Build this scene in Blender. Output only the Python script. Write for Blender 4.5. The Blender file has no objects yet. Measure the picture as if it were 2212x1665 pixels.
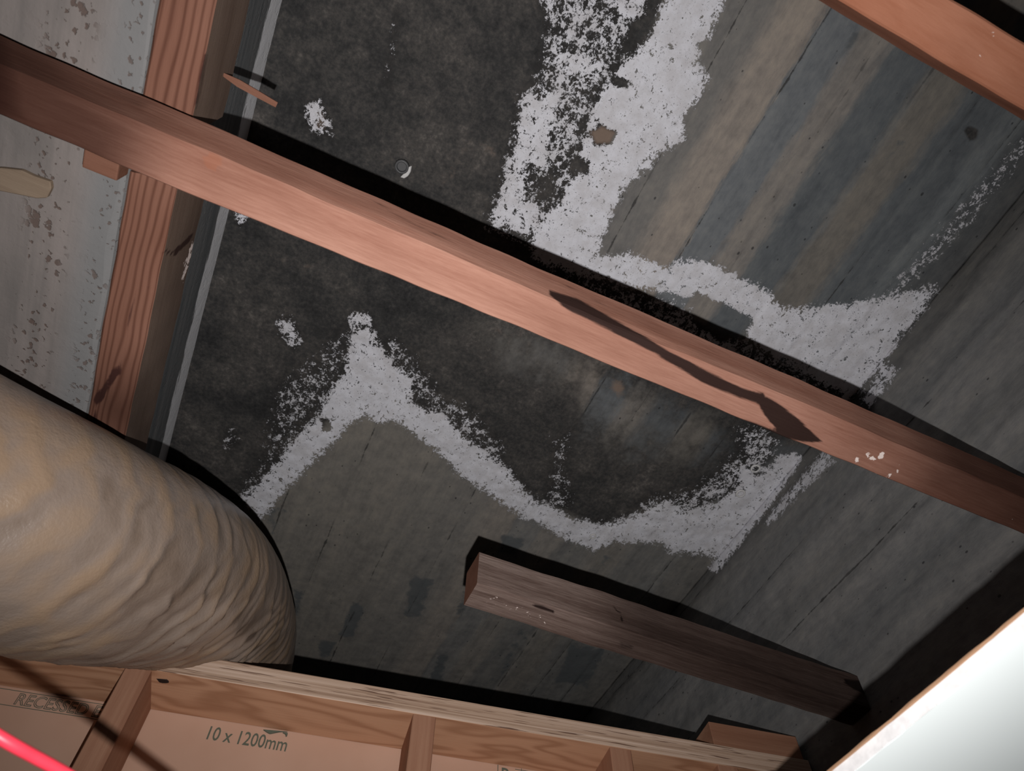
import bpy, bmesh, math, random
import numpy as np
from mathutils import Vector, Matrix

random.seed(4)
rng = np.random.default_rng(11)
scene = bpy.context.scene
COL = scene.collection
ZC = 2.20                      # eye height of the photographer, up in the ceiling opening

# ------------------------------------------------------------------ camera
W_, H_ = 2212.0, 1665.0
FPX = 1535.0
EL, YAW = math.radians(58.5), math.radians(24.5)
Fw = np.array([math.sin(YAW), math.cos(YAW), 0.0])
Rt = np.array([math.cos(YAW), -math.sin(YAW), 0.0])
Zv = np.array([0, 0, 1.0])
Dv = math.cos(EL) * Fw + math.sin(EL) * Zv
Uv = -math.sin(EL) * Fw + math.cos(EL) * Zv
cam = bpy.data.cameras.new('camera')
cam.sensor_width = 36.0
cam.lens = FPX / W_ * 36.0
cam.clip_start = 0.02
cam.dof.use_dof = True
cam.dof.focus_distance = 1.25
cam.dof.aperture_fstop = 8.5
camo = bpy.data.objects.new('camera', cam)
COL.objects.link(camo)
camo.matrix_world = Matrix((
    (Rt[0], Uv[0], -Dv[0], 0), (Rt[1], Uv[1], -Dv[1], 0),
    (Rt[2], Uv[2], -Dv[2], ZC), (0, 0, 0, 1)))
scene.camera = camo

# ------------------------------------------------------------------ world, light, exposure
world = bpy.data.worlds.new('World')
scene.world = world
world.use_nodes = True
world.node_tree.nodes['Background'].inputs[0].default_value = (0.8, 0.9, 1.0, 1)
world.node_tree.nodes['Background'].inputs[1].default_value = 0.007
ld = bpy.data.lights.new('torch', 'SPOT')
ld.energy = 66
ld.color = (1.0, 0.975, 0.965)
ld.shadow_soft_size = 0.004
ld.spot_size = math.radians(119)
ld.spot_blend = 1.0
torch = bpy.data.objects.new('torch', ld)
COL.objects.link(torch)
lp = -Uv * 0.075 + Rt * 0.004
aim = Dv * 1.0 - Rt * 0.036 + Uv * 0.17
aim = aim / np.linalg.norm(aim)
torch.location = (lp[0], lp[1], lp[2] + ZC)
torch.rotation_euler = Vector(aim).to_track_quat('-Z', 'Y').to_euler()

vs = scene.view_settings
scene.display_settings.display_device = 'sRGB'
vs.view_transform = 'Standard'
vs.look = 'None'
vs.exposure = 0.0
vs.gamma = 1.0
vs.use_curve_mapping = False


# ------------------------------------------------------------------ measuring helpers
def ray(px, py):
    return Dv * FPX + Rt * (px - 1106.0) - Uv * (py - 832.5)


def onz(px, py, z):            # the point of the level plane z above the eye seen at a pixel
    r = ray(px, py)
    return r * (z / r[2])


def onx(px, py, x):
    r = ray(px, py)
    return r * (x / r[0])


def proj(P):
    z = P @ Dv
    z = np.where(np.abs(z) < 1e-6, 1e-6, z)
    q = np.stack([1106.0 + FPX * (P @ Rt) / z, 832.5 - FPX * (P @ Uv) / z], -1)
    q[z < 0.05] = -9e4
    return q


def sdf(p, poly):
    poly = np.asarray(poly, float)
    n = len(poly)
    d = np.full(len(p), 1e18)
    ins = np.zeros(len(p), bool)
    for i in range(n):
        a, b = poly[i], poly[(i + 1) % n]
        e = b - a
        w = p - a
        t = np.clip((w @ e) / max(e @ e, 1e-9), 0, 1)
        dd = w - t[:, None] * e
        d = np.minimum(d, (dd * dd).sum(1))
        c = (a[1] <= p[:, 1]) != (b[1] <= p[:, 1])
        xi = a[0] + (p[:, 1] - a[1]) * e[0] / (e[1] if abs(e[1]) > 1e-9 else 1e-9)
        ins ^= c & (p[:, 0] < xi)
    d = np.sqrt(d)
    return np.where(ins, -d, d)


FEATHER = 1.0
GROW = 0.0


def stain(pix, patches):
    """highest value of the soft-edged patches at each point; a patch is (outline, value, feather)."""
    out = np.zeros(len(pix))
    for poly, val, fe in patches:
        q = np.asarray(poly, float)
        lo, hi = q.min(0) - fe * 2, q.max(0) + fe * 2
        idx = np.where(((pix > lo) & (pix < hi)).all(1))[0]
        if not len(idx):
            continue
        s = sdf(pix[idx], q)
        fe = fe * FEATHER
        t = np.clip(0.5 - (s - GROW * (val > 0)) / (2.0 * fe), 0, 1)
        t = t * t * (3 - 2 * t)
        if val >= 0:
            out[idx] = np.maximum(out[idx], val * t)
        else:
            out[idx] = out[idx] * (1 + val * t)
    return out


def band(pts, w):              # an outline of a strip along a polyline
    pts = np.asarray(pts, float)
    w = np.broadcast_to(np.asarray(w, float), (len(pts),))
    t = np.gradient(pts, axis=0)
    t /= np.linalg.norm(t, axis=1)[:, None]
    n = np.stack([-t[:, 1], t[:, 0]], 1)
    return np.concatenate([pts + n * w[:, None] / 2, (pts - n * w[:, None] / 2)[::-1]])


# ------------------------------------------------------------------ material builder
class NB:
    def __init__(s, name):
        s.m = bpy.data.materials.new(name)
        s.m.use_nodes = True
        s.nt = s.m.node_tree
        s.nt.nodes.clear()
        s.out = s.nt.nodes.new('ShaderNodeOutputMaterial')
        s.bs = s.nt.nodes.new('ShaderNodeBsdfPrincipled')
        s.nt.links.new(s.bs.outputs[0], s.out.inputs[0])
        s.bs.inputs['Roughness'].default_value = 0.85
        s.bs.inputs['Specular IOR Level'].default_value = 0.25

    def put(s, sock, v):
        if isinstance(v, bpy.types.NodeSocket):
            s.nt.links.new(v, sock)
        elif isinstance(v, (tuple, list)):
            sock.default_value = tuple(v) + ((1,) if len(v) == 3 and sock.type == 'RGBA' else ())
        else:
            sock.default_value = v

    def co(s):
        n = s.nt.nodes.new('ShaderNodeTexCoord')
        return n.outputs['Object']

    def map(s, c, scale=(1, 1, 1), loc=(0, 0, 0), rot=(0, 0, 0)):
        n = s.nt.nodes.new('ShaderNodeMapping')
        n.inputs['Scale'].default_value = scale
        n.inputs['Location'].default_value = loc
        n.inputs['Rotation'].default_value = rot
        s.put(n.inputs[0], c)
        return n.outputs[0]

    def noise(s, c, scale=10, detail=4, rough=0.55, dist=0.0):
        n = s.nt.nodes.new('ShaderNodeTexNoise')
        s.put(n.inputs['Vector'], c)
        n.inputs['Scale'].default_value = scale
        n.inputs['Detail'].default_value = detail
        n.inputs['Roughness'].default_value = rough
        n.inputs['Distortion'].default_value = dist
        return n.outputs[0]

    def vor(s, c, scale=10):
        n = s.nt.nodes.new('ShaderNodeTexVoronoi')
        s.put(n.inputs['Vector'], c)
        n.inputs['Scale'].default_value = scale
        return n.outputs['Distance']

    def wave(s, c, scale=5, dist=2, detail=2, dscale=1, kind='BANDS', d='X'):
        n = s.nt.nodes.new('ShaderNodeTexWave')
        n.wave_type = kind
        if kind == 'BANDS':
            n.bands_direction = d
        else:
            n.rings_direction = d
        s.put(n.inputs['Vector'], c)
        n.inputs['Scale'].default_value = scale
        n.inputs['Distortion'].default_value = dist
        n.inputs['Detail'].default_value = detail
        n.inputs['Detail Scale'].default_value = dscale
        return n.outputs['Fac']

    def ma(s, op, a, b=0.0, c=None, clamp=False):
        n = s.nt.nodes.new('ShaderNodeMath')
        n.operation = op
        n.use_clamp = clamp
        s.put(n.inputs[0], a)
        s.put(n.inputs[1], b)
        if c is not None:
            s.put(n.inputs[2], c)
        return n.outputs[0]

    def step(s, v, lo, hi):
        n = s.nt.nodes.new('ShaderNodeMapRange')
        n.interpolation_type = 'SMOOTHSTEP'
        s.put(n.inputs['Value'], v)
        n.inputs['From Min'].default_value = lo
        n.inputs['From Max'].default_value = hi
        return n.outputs['Result']

    def ramp(s, f, stops, interp='LINEAR'):
        n = s.nt.nodes.new('ShaderNodeValToRGB')
        n.color_ramp.interpolation = interp
        e = n.color_ramp.elements
        while len(e) < len(stops):
            e.new(0.5)
        for i, (p, c) in enumerate(stops):
            e[i].position = p
            e[i].color = (*c, 1)
        s.put(n.inputs[0], f)
        return n.outputs[0]

    def mix(s, f, a, b, mode='MIX'):
        n = s.nt.nodes.new('ShaderNodeMix')
        n.data_type = 'RGBA'
        n.blend_type = mode
        s.put(n.inputs[0], f)
        s.put(n.inputs[6], a)
        s.put(n.inputs[7], b)
        return n.outputs[2]

    def attr(s, name):
        n = s.nt.nodes.new('ShaderNodeAttribute')
        n.attribute_name = name
        return n.outputs['Fac']

    def sep(s, c):
        n = s.nt.nodes.new('ShaderNodeSeparateXYZ')
        s.put(n.inputs[0], c)
        return n.outputs

    def bump(s, h, strength=0.4, dist=0.002):
        n = s.nt.nodes.new('ShaderNodeBump')
        n.inputs['Strength'].default_value = strength
        n.inputs['Distance'].default_value = dist
        s.put(n.inputs['Height'], h)
        s.nt.links.new(n.outputs[0], s.bs.inputs['Normal'])

    def fin(s, col, rough=None, spec=None):
        s.put(s.bs.inputs['Base Color'], col)
        if rough is not None:
            s.put(s.bs.inputs['Roughness'], rough)
        if spec is not None:
            s.put(s.bs.inputs['Specular IOR Level'], spec)
        return s.m


def wood(name, c1, c2, grain=60, ring=0.0, fine=0.35, stains=False, dark=(0.014, 0.007, 0.006), bump=0.5, along=1.6, seed=0.0):
    b = NB(name)
    c = b.map(b.co(), loc=(seed, seed * 0.37, seed * 0.61))
    g = b.noise(b.map(c, (along, grain, grain)), 1.0, 5, 0.6, 0.6)
    if ring > 0:
        warp = b.noise(b.map(c, (1.2, 9, 9)), 1.0, 2, 0.5)
        y = b.sep(c)
        q = b.ma('ADD', b.ma('MULTIPLY', y[1], ring), b.ma('ADD', b.ma('MULTIPLY', y[2], ring * 0.6), b.ma('MULTIPLY', warp, 9.0)))
        w = b.ma('ADD', b.ma('MULTIPLY', b.ma('SINE', b.ma('MULTIPLY', q, 6.28)), 0.5), 0.5)
        g = b.ma('ADD', b.ma('MULTIPLY', g, 0.45), b.ma('MULTIPLY', b.ma('POWER', w, 2.5), 0.5))
    f = b.noise(b.map(c, (26, 330, 330)), 1.0, 4, 0.68)
    blot = b.noise(b.map(c, (3.5, 9, 9)), 1.0, 3, 0.5)
    fac = b.ma('ADD', b.ma('MULTIPLY', b.ma('SUBTRACT', g, 0.28), 1.7), b.ma('MULTIPLY', b.ma('SUBTRACT', f, 0.5), fine), clamp=True)
    col = b.mix(fac, c1, c2)
    col = b.mix(b.step(blot, 0.35, 0.7), col, b.mix(1.0, col, (0.78, 0.74, 0.72), 'MULTIPLY'))
    hgt = b.ma('ADD', f, b.ma('MULTIPLY', g, 0.6))
    if stains:
        sn = b.noise(b.map(c, (14, 130, 130)), 1.0, 5, 0.65)
        k = b.step(b.ma('ADD', b.attr('stain'), b.ma('MULTIPLY', b.ma('SUBTRACT', sn, 0.5), 0.9)), 0.3, 0.62)
        col = b.mix(b.ma('MULTIPLY', k, 0.965), col, dark)
        darkened = b.attr('darkened')
        col = b.mix(darkened, col, b.mix(1.0, col, (0.085, 0.052, 0.046), 'MULTIPLY'))
        k2 = b.step(b.ma('ADD', b.attr('knot'), b.ma('MULTIPLY', b.ma('SUBTRACT', sn, 0.5), 0.8)), 0.35, 0.7)
        col = b.mix(b.ma('MULTIPLY', k2, 0.38), col, (0.24, 0.085, 0.045))
        pn = b.noise(c, 120, 3, 0.6)
        k3 = b.step(b.ma('ADD', b.attr('splash'), b.ma('MULTIPLY', b.ma('SUBTRACT', pn, 0.5), 1.8)), 0.62, 0.75)
        col = b.mix(k3, col, (0.66, 0.56, 0.52))
    b.bump(hgt, bump, 0.0012)
    return b.fin(col, 0.78, 0.12)


# ------------------------------------------------------------------ mesh and object helpers
def link(name, me, mat=None, parent=None, loc=None, smooth=False):
    o = bpy.data.objects.new(name, me)
    COL.objects.link(o)
    if mat is not None:
        for m in (mat if isinstance(mat, (list, tuple)) else [mat]):
            me.materials.append(m)
    if parent is not None:
        o.parent = parent
    if loc is not None:
        o.location = loc
    if smooth:
        for p in me.polygons:
            p.use_smooth = True
    return o


def tag(o, label, cat, group=None):
    o['label'] = label
    o['category'] = cat
    if group:
        o['group'] = group
    return o


def empty(name, loc, rz=0.0):
    o = bpy.data.objects.new(name, None)
    COL.objects.link(o)
    o.empty_display_size = 0.05
    o.location = loc
    o.rotation_euler = (0, 0, rz)
    return o


def sweep(sections, closed_ends=True):
    """rings of equal length joined into a tube with capped ends."""
    k = len(sections[0])
    verts = [tuple(v) for s in sections for v in s]
    faces = []
    for i in range(len(sections) - 1):
        for j in range(k):
            a, b2 = i * k + j, i * k + (j + 1) % k
            faces.append((a, b2, b2 + k, a + k))
    if closed_ends:
        faces.append(tuple(range(k))[::-1])
        faces.append(tuple(range((len(sections) - 1) * k, len(sections) * k)))
    me = bpy.data.meshes.new('tube')
    me.from_pydata(verts, [], faces)
    bm = bmesh.new()
    bm.from_mesh(me)
    bmesh.ops.recalc_face_normals(bm, faces=bm.faces)
    bm.to_mesh(me)
    bm.free()
    return me


def timber_mesh(L, w, h, seg=0.006, rough=0.0012, bev=0.003, cells=None, wane=0.0):
    """a sawn length: x along it from 0 to L, y from 0 to w, z from 0 to h, edges eased and slightly uneven."""
    r = np.random.default_rng(int(L * 1000 + w * 7000 + h * 300))
    nx = max(2, int(L / seg))
    ny = max(2, int(w / seg)) if cells is None else cells
    nz = max(2, int(h / seg)) if cells is None else cells
    ring = []
    for i in range(ny):
        ring.append((bev + (w - 2 * bev) * i / (ny - 1), 0))
    for i in range(nz):
        ring.append((w, bev + (h - 2 * bev) * i / (nz - 1)))
    for i in range(ny):
        ring.append((w - bev - (w - 2 * bev) * i / (ny - 1), h))
    for i in range(nz):
        ring.append((0, h - bev - (h - 2 * bev) * i / (nz - 1)))
    ring = np.array(ring)
    ctr = np.array([w / 2, h / 2])
    ph = r.random(6) * 6.28
    secs = []
    for i in range(nx + 1):
        x = L * i / nx
        q = ring.copy()
        u = (q - ctr) / ctr
        wob = (np.sin(x * 9 + ph[0]) * 0.5 + np.sin(x * 23 + ph[1]) * 0.3 + np.sin(x * 71 + ph[2]) * 0.25)
        wob2 = (np.sin(x * 11 + ph[3]) * 0.5 + np.sin(x * 31 + ph[4]) * 0.3 + np.sin(x * 83 + ph[5]) * 0.25)
        q[:, 0] += u[:, 0] * wob * rough
        q[:, 1] += u[:, 1] * wob2 * rough
        if wane:
            corner = np.exp(-(((q[:, 0]) ** 2 + (q[:, 1]) ** 2) / 0.012 ** 2))
            amt = wane * max(0.0, math.sin(x * 5.3 + 0.4) * 0.6 + math.sin(x * 17) * 0.4)
            q[:, 0] += corner * amt
            q[:, 1] += corner * amt
        secs.append([(x, a, b2) for a, b2 in q])
    return sweep(secs)


def box_mesh(sx, sy, sz, bev=0.002, o=(0, 0, 0)):
    bm = bmesh.new()
    bmesh.ops.create_cube(bm, size=1.0)
    for v in bm.verts:
        v.co = Vector(((v.co.x + 0.5) * sx + o[0], (v.co.y + 0.5) * sy + o[1], (v.co.z + 0.5) * sz + o[2]))
    if bev:
        bmesh.ops.bevel(bm, geom=bm.edges[:], offset=bev, segments=2, affect='EDGES', profile=0.6)
    me = bpy.data.meshes.new('box')
    bm.to_mesh(me)
    bm.free()
    return me


def catmull(pts, n):
    pts = np.asarray(pts, float)
    P = np.concatenate([[2 * pts[0] - pts[1]], pts, [2 * pts[-1] - pts[-2]]])
    out = []
    for i in range(1, len(P) - 2):
        for t in np.linspace(0, 1, n, endpoint=False):
            out.append(0.5 * ((2 * P[i]) + (-P[i - 1] + P[i + 1]) * t + (2 * P[i - 1] - 5 * P[i] + 4 * P[i + 1] - P[i + 2]) * t * t
                              + (-P[i - 1] + 3 * P[i] - 3 * P[i + 1] + P[i + 2]) * t ** 3))
    out.append(P[-2])
    return np.array(out)


def frames(path):
    t = np.gradient(path, axis=0)
    t /= np.linalg.norm(t, axis=1)[:, None]
    up = np.array([0, 0, 1.0])
    s = np.cross(t, up)
    s /= np.linalg.norm(s, axis=1)[:, None]
    n = np.cross(s, t)
    return t, s, n


def cable(name, pts, rad, mat, k=10):
    path = catmull(pts, 10)
    t, s, n = frames(path)
    secs = []
    for i in range(len(path)):
        secs.append([tuple(path[i] + rad * (math.cos(a) * s[i] + math.sin(a) * n[i])) for a in np.linspace(0, 2 * math.pi, k, endpoint=False)])
    base = path[0]
    secs = [[(v[0] - base[0], v[1] - base[1], v[2] - base[2]) for v in sc] for sc in secs]
    return link(name, sweep(secs), mat, loc=(base[0], base[1], base[2] + ZC), smooth=True)


def noise2(u, v, seed, octaves=4):
    """cheap smooth value noise, roughly -1..1"""
    r = np.random.default_rng(seed)
    out = np.zeros(np.broadcast(u, v).shape)
    amp = 1.0
    for o in range(octaves):
        T = r.random((64, 64)) * 2 - 1
        iu, iv = np.floor(u).astype(int), np.floor(v).astype(int)
        fu, fv = u - iu, v - iv
        fu = fu * fu * (3 - 2 * fu)
        fv = fv * fv * (3 - 2 * fv)
        a = T[iu % 64, iv % 64] * (1 - fu) + T[(iu + 1) % 64, iv % 64] * fu
        b2 = T[iu % 64, (iv + 1) % 64] * (1 - fu) + T[(iu + 1) % 64, (iv + 1) % 64] * fu
        out += amp * (a * (1 - fv) + b2 * fv)
        amp *= 0.5
        u, v = u * 2.03, v * 2.03
    return out


# ------------------------------------------------------------------ the concrete: stains read off the photograph
SLAB, SOFFIT = 1.40, 0.88          # heights above the eye
XL, XR = -0.332, 1.092             # inner faces of the beam and the right wall

WHITE = [
    # right-hand sheet of the upper band and its tail towards the right wall
    ([(1400, 60), (1440, 0), (1610, -420), (1760, -420), (1570, -40), (1560, 0), (1535, 70), (1500, 135), (1528, 165), (1505, 215), (1470, 255), (1475, 300), (1425, 325), (1400, 360),
      (1350, 400), (1325, 450), (1298, 515), (1290, 560), (1360, 548), (1440, 580), (1470, 565), (1530, 565), (1600, 605), (1660, 632), (1690, 668),
      (1800, 660), (1900, 645), (2022, 622), (1985, 680), (1935, 735), (1880, 790), (1845, 850), (1780, 830), (1640, 745), (1500, 640), (1330, 610), (1250, 590),
      (1160, 560), (1150, 500), (1212, 430), (1240, 360), (1270, 290), (1285, 225), (1325, 160), (1375, 110)], 0.86, 18),
    # left-hand, speckled sheet of the upper band
    ([(1150, -30), (1210, -420), (1590, -420), (1400, -30), (1350, 110), (1290, 200), (1255, 290), (1235, 400), (1190, 490), (1180, 560), (1030, 485), (1085, 415), (1105, 300), (1130, 220), (1165, 130), (1180, 60)], 0.53, 22),
    ([(1130, 205), (1215, 195), (1195, 290), (1180, 400), (1165, 510), (1050, 490), (1080, 420), (1105, 330)], 0.78, 24),
    ([(1185, 100), (1290, 120), (1310, 160), (1270, 190), (1200, 150)], 0.66, 16),
    ([(1310, 0), (1400, -20), (1390, 30), (1340, 50)], 0.70, 16),
    ([(1270, 600), (1500, 660), (1640, 740), (1800, 850), (1700, 830), (1450, 720), (1200, 590)], 0.52, 18),
    # lower crown: left arm, crown, right arm and trough
    ([(522, 1075), (560, 1118), (590, 1085), (640, 1030), (700, 972), (740, 930), (765, 905), (790, 890), (815, 912), (850, 900), (880, 925), (940, 965), (1000, 1028),
      (1060, 1065), (1128, 1115), (1150, 1120), (1190, 1142), (1230, 1165), (1280, 1186), (1330, 1165), (1425, 1168), (1450, 1190), (1545, 1195),
      (1545, 1222), (1590, 1160), (1650, 1090), (1712, 985), (1690, 985), (1640, 1030), (1600, 1000), (1600, 1050), (1560, 1080), (1480, 1110), (1440, 1082), (1380, 1112),
      (1300, 1135), (1230, 1122), (1195, 1098), (1150, 1080), (1090, 1010), (1000, 940), (960, 900), (885, 872), (890, 820), (850, 790), (815, 745), (800, 715),
      (770, 705), (757, 740), (748, 800), (710, 850), (690, 900), (640, 950), (600, 1000), (560, 1045)], 0.86, 17),
    ([(580, 870), (600, 820), (680, 760), (740, 700), (770, 690), (750, 800), (700, 900), (640, 960), (540, 1070), (500, 1060), (560, 990)], 0.46, 34),
    ([(840, 790), (870, 745), (905, 770), (960, 860), (1010, 870), (1090, 960), (1090, 1010), (1000, 950), (950, 910), (885, 850)], 0.48, 24),
    ([(1180, 1060), (1195, 1000), (1195, 945), (1240, 930), (1225, 1010), (1240, 1080), (1215, 1120), (1170, 1110)], 0.47, 22),
    ([(1360, 1110), (1400, 1070), (1480, 1060), (1530, 1030), (1600, 970), (1590, 920), (1650, 920), (1690, 960), (1640, 1040), (1560, 1080), (1440, 1130)], 0.54, 22),
    ([(755, 690), (770, 672), (795, 680), (815, 740), (765, 730)], 0.62, 8),
    ([(598, 690), (625, 685), (655, 735), (635, 752), (605, 722)], 0.56, 10),
    ([(662, 232), (690, 215), (712, 262), (718, 292), (672, 282)], 0.62, 9),
    ([(505, 450), (538, 462), (520, 482)], 0.70, 8),
    ([(480, 950), (500, 920), (520, 950), (490, 985)], 0.45, 14),
    ([(835, 735), (860, 732), (870, 775), (845, 780)], 0.52, 10),
    (band([(858, 20), (850, 90), (832, 180), (850, 190)], 16), 0.34, 9),
    # frosting on the boards by the right wall
    ([(2250, 250), (2225, 330), (2110, 470), (2000, 590), (1935, 645), (1905, 640), (1985, 545), (2090, 420)], 0.50, 22),
    # leaching along the joint between slab and right wall
    (band([(1925, 740), (1890, 790), (1850, 835), (1822, 862)], [20, 16, 12, 8]), 0.80, 8),
    (band([(1925, 790), (1895, 840), (1870, 870)], [34, 30, 24]), 0.66, 14),
    (band([(1790, 985), (1740, 1040), (1690, 1090), (1660, 1130)], [32, 22, 14, 8]), 0.68, 12),
    (band([(1720, 985), (1660, 1070), (1600, 1150), (1541, 1230)], [18, 22, 18, 10]), 0.86, 9),
    # bare patches inside the white
    ([(1505, 632), (1570, 660), (1628, 690), (1605, 725), (1560, 735), (1500, 690)], -0.92, 8),
    ([(1275, 285), (1300, 270), (1330, 285), (1318, 310), (1285, 312)], -0.95, 9),
    ([(1380, 60), (1420, 30), (1400, 80), (1375, 90)], -0.9, 8),
    ([(1322, 165), (1365, 175), (1355, 195), (1330, 185)], -0.85, 7),
    ([(1235, 340), (1275, 350), (1270, 380), (1235, 378)], -0.7, 8),
    ([(1505, 90), (1540, 95), (1530, 105), (1508, 105)], -0.8, 8),
    ([(1140, 350), (1195, 380), (1205, 430), (1160, 445), (1130, 440)], -0.45, 14),
    ([(1010, 430), (1050, 460), (1040, 490), (1000, 470)], -0.6, 10),
    ([(1440, 100), (1450, 90), (1452, 106)], -0.8, 5),
    ([(692, 905), (712, 905), (715, 925), (700, 930)], -0.8, 6),
]
DARK = [
    ([(600, -900), (1750, -900), (1450, -60), (1425, 30), (1375, 150), (1320, 300), (1290, 400), (1230, 520), (1260, 590), (1420, 640), (1560, 720), (1750, 810), (1870, 850), (1900, 900),
      (1740, 960), (1680, 960), (1620, 1060), (1500, 1100), (1420, 1090), (1300, 1140), (1200, 1100), (1150, 1080), (1000, 950), (890, 880), (830, 830), (760, 880), (690, 930), (560, 1090),
      (500, 1090), (330, 1000), (300, 900)], 1.0, 22),
    ([(1040, 700), (1180, 720), (1350, 800), (1560, 890), (1600, 960), (1540, 1010), (1350, 1000), (1250, 930), (1230, 850), (1080, 800)], -0.62, 60),
    ([(760, 760), (930, 680), (1020, 720), (1000, 800), (880, 790)], -0.22, 60),
    ([(2080, 278), (2092, 272), (2112, 280), (2108, 300), (2095, 304)], 1.0, 5),  # dark spot painted for the shade inside a small hole
]
SMUDGE = [                                  # brown-pink mortar smears
    ([(1320, 820), (1345, 822), (1348, 845), (1335, 862), (1318, 842)], 0.8, 10),
    ([(1060, 700), (1150, 720), (1180, 760), (1090, 750)], 0.35, 30),
    ([(1340, 410), (1320, 480), (1300, 540), (1310, 480)], 0.6, 14),
    ([(1285, 105), (1310, 130), (1290, 160), (1280, 130)], 0.6, 10),
    ([(680, 235), (700, 245), (705, 285), (685, 275)], 0.9, 9),
    ([(1275, 285), (1300, 270), (1330, 285), (1318, 310), (1285, 312)], 1.0, 6),
    ([(1180, 590), (1240, 620), (1320, 650), (1300, 660)], 0.5, 14),
    ([(560, 560), (640, 520), (700, 560), (640, 640), (580, 640)], 0.30, 40),
    ([(960, 300), (1040, 240), (1080, 330), (1000, 420), (940, 400)], 0.35, 50),
]
TONE = [
    ([(760, 1300), (790, 1308), (765, 1380), (730, 1375)], 0.8, 9), ([(688, 1385), (726, 1388), (715, 1422), (690, 1418)], 0.8, 9), ([(890, 1240), (940, 1250), (908, 1335), (868, 1330)], 0.75, 12),
    ([(948, 1405), (975, 1410), (952, 1475), (925, 1470)], 0.7, 10), ([(1080, 1155), (1135, 1165), (1115, 1205), (1078, 1195)], 0.75, 10), ([(1230, 1385), (1310, 1400), (1270, 1490), (1195, 1475)], 0.75, 12),
    ([(1300, 1190), (1345, 1185), (1260, 1320), (1215, 1300)], 0.5, 14), ([(630, 1270), (665, 1275), (650, 1330), (628, 1340)], 0.6, 12), ([(560, 1110), (640, 1040), (620, 1110), (590, 1170)], 0.55, 16),
    ([(1020, 1290), (1000, 1340), (980, 1330), (1000, 1270)], 0.6, 10), ([(1120, 1350), (1150, 1360), (1090, 1480), (1060, 1470)], 0.5, 12),
    ([(1930, 300), (1960, 300), (1900, 390), (1870, 385)], 0.5, 14), ([(1840, 60), (1870, 70), (1830, 130), (1810, 120)], 0.5, 10),
]
JOINTS = [-0.295, -0.165, -0.030, 0.107, 0.260, 0.401, 0.543, 0.655, 0.772, 0.885, 0.985]


def concrete_grid(name, origin, du, dv, nu, nv, height_fn, joint_fn, thick, mat):
    """a dense face with real relief, closed behind by a plain block of the given thickness vector."""
    u = np.arange(nu)
    v = np.arange(nv)
    U, V = np.meshgrid(u, v, indexing='ij')
    P = origin + U[..., None] * du + V[..., None] * dv
    flat = P.reshape(-1, 3)
    pix = proj(flat)
    global FEATHER, GROW
    FEATHER, GROW = 1.5, 7.0
    att = {'white': stain(pix, WHITE)}
    FEATHER, GROW = 1.7, 0.0
    att |= {'damp_and_hole': stain(pix, DARK), 'smear': stain(pix, SMUDGE), 'tone': stain(pix, TONE)}
    att['joint'] = joint_fn(flat)
    FEATHER = 1.0
    h = height_fn(flat, att)
    nrm = np.asarray(thick, float)
    nrm = nrm / np.linalg.norm(nrm)
    Q = flat - nrm * h[:, None]
    idx = (U * nv + V)
    f = np.stack([idx[:-1, :-1], idx[1:, :-1], idx[1:, 1:], idx[:-1, 1:]], -1).reshape(-1, 4)
    loop = list(idx[:, 0]) + list(idx[-1, 1:]) + list(idx[-2::-1, -1]) + list(idx[0, -2:0:-1])
    nb = len(loop)
    n0 = len(Q)
    back = flat[loop] + np.asarray(thick)
    Q = np.concatenate([Q, back])
    Q[:, 2] += ZC
    faces = f.tolist()
    for i in range(nb):
        j = (i + 1) % nb
        faces.append([loop[j], loop[i], n0 + i, n0 + j])
    faces.append([n0 + i for i in range(nb)])
    me = bpy.data.meshes.new(name)
    me.from_pydata(Q.tolist(), [], faces)
    for k, a in att.items():
        at = me.attributes.new(k, 'FLOAT', 'POINT')
        at.data.foreach_set('value', np.concatenate([a, np.zeros(nb)]).astype(np.float32))
    if np.dot(np.cross(du, dv), nrm) > 0:
        me.flip_normals()
    me.materials.append(mat)
    sm = np.zeros(len(me.polygons), bool)
    sm[:len(f)] = True
    me.polygons.foreach_set('use_smooth', sm)
    o = bpy.data.objects.new(name, me)
    COL.objects.link(o)
    o['kind'] = 'structure'
    return o


# -- slab material
def lin(r, g, b, k=1.0):
    f = lambda c: ((c / 255 + 0.055) / 1.055) ** 2.4 if c > 10 else c / 255 / 12.92
    return (f(r) * k, f(g) * k, f(b) * k)


WHITE_C = (0.60, 0.60, 0.64)


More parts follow.
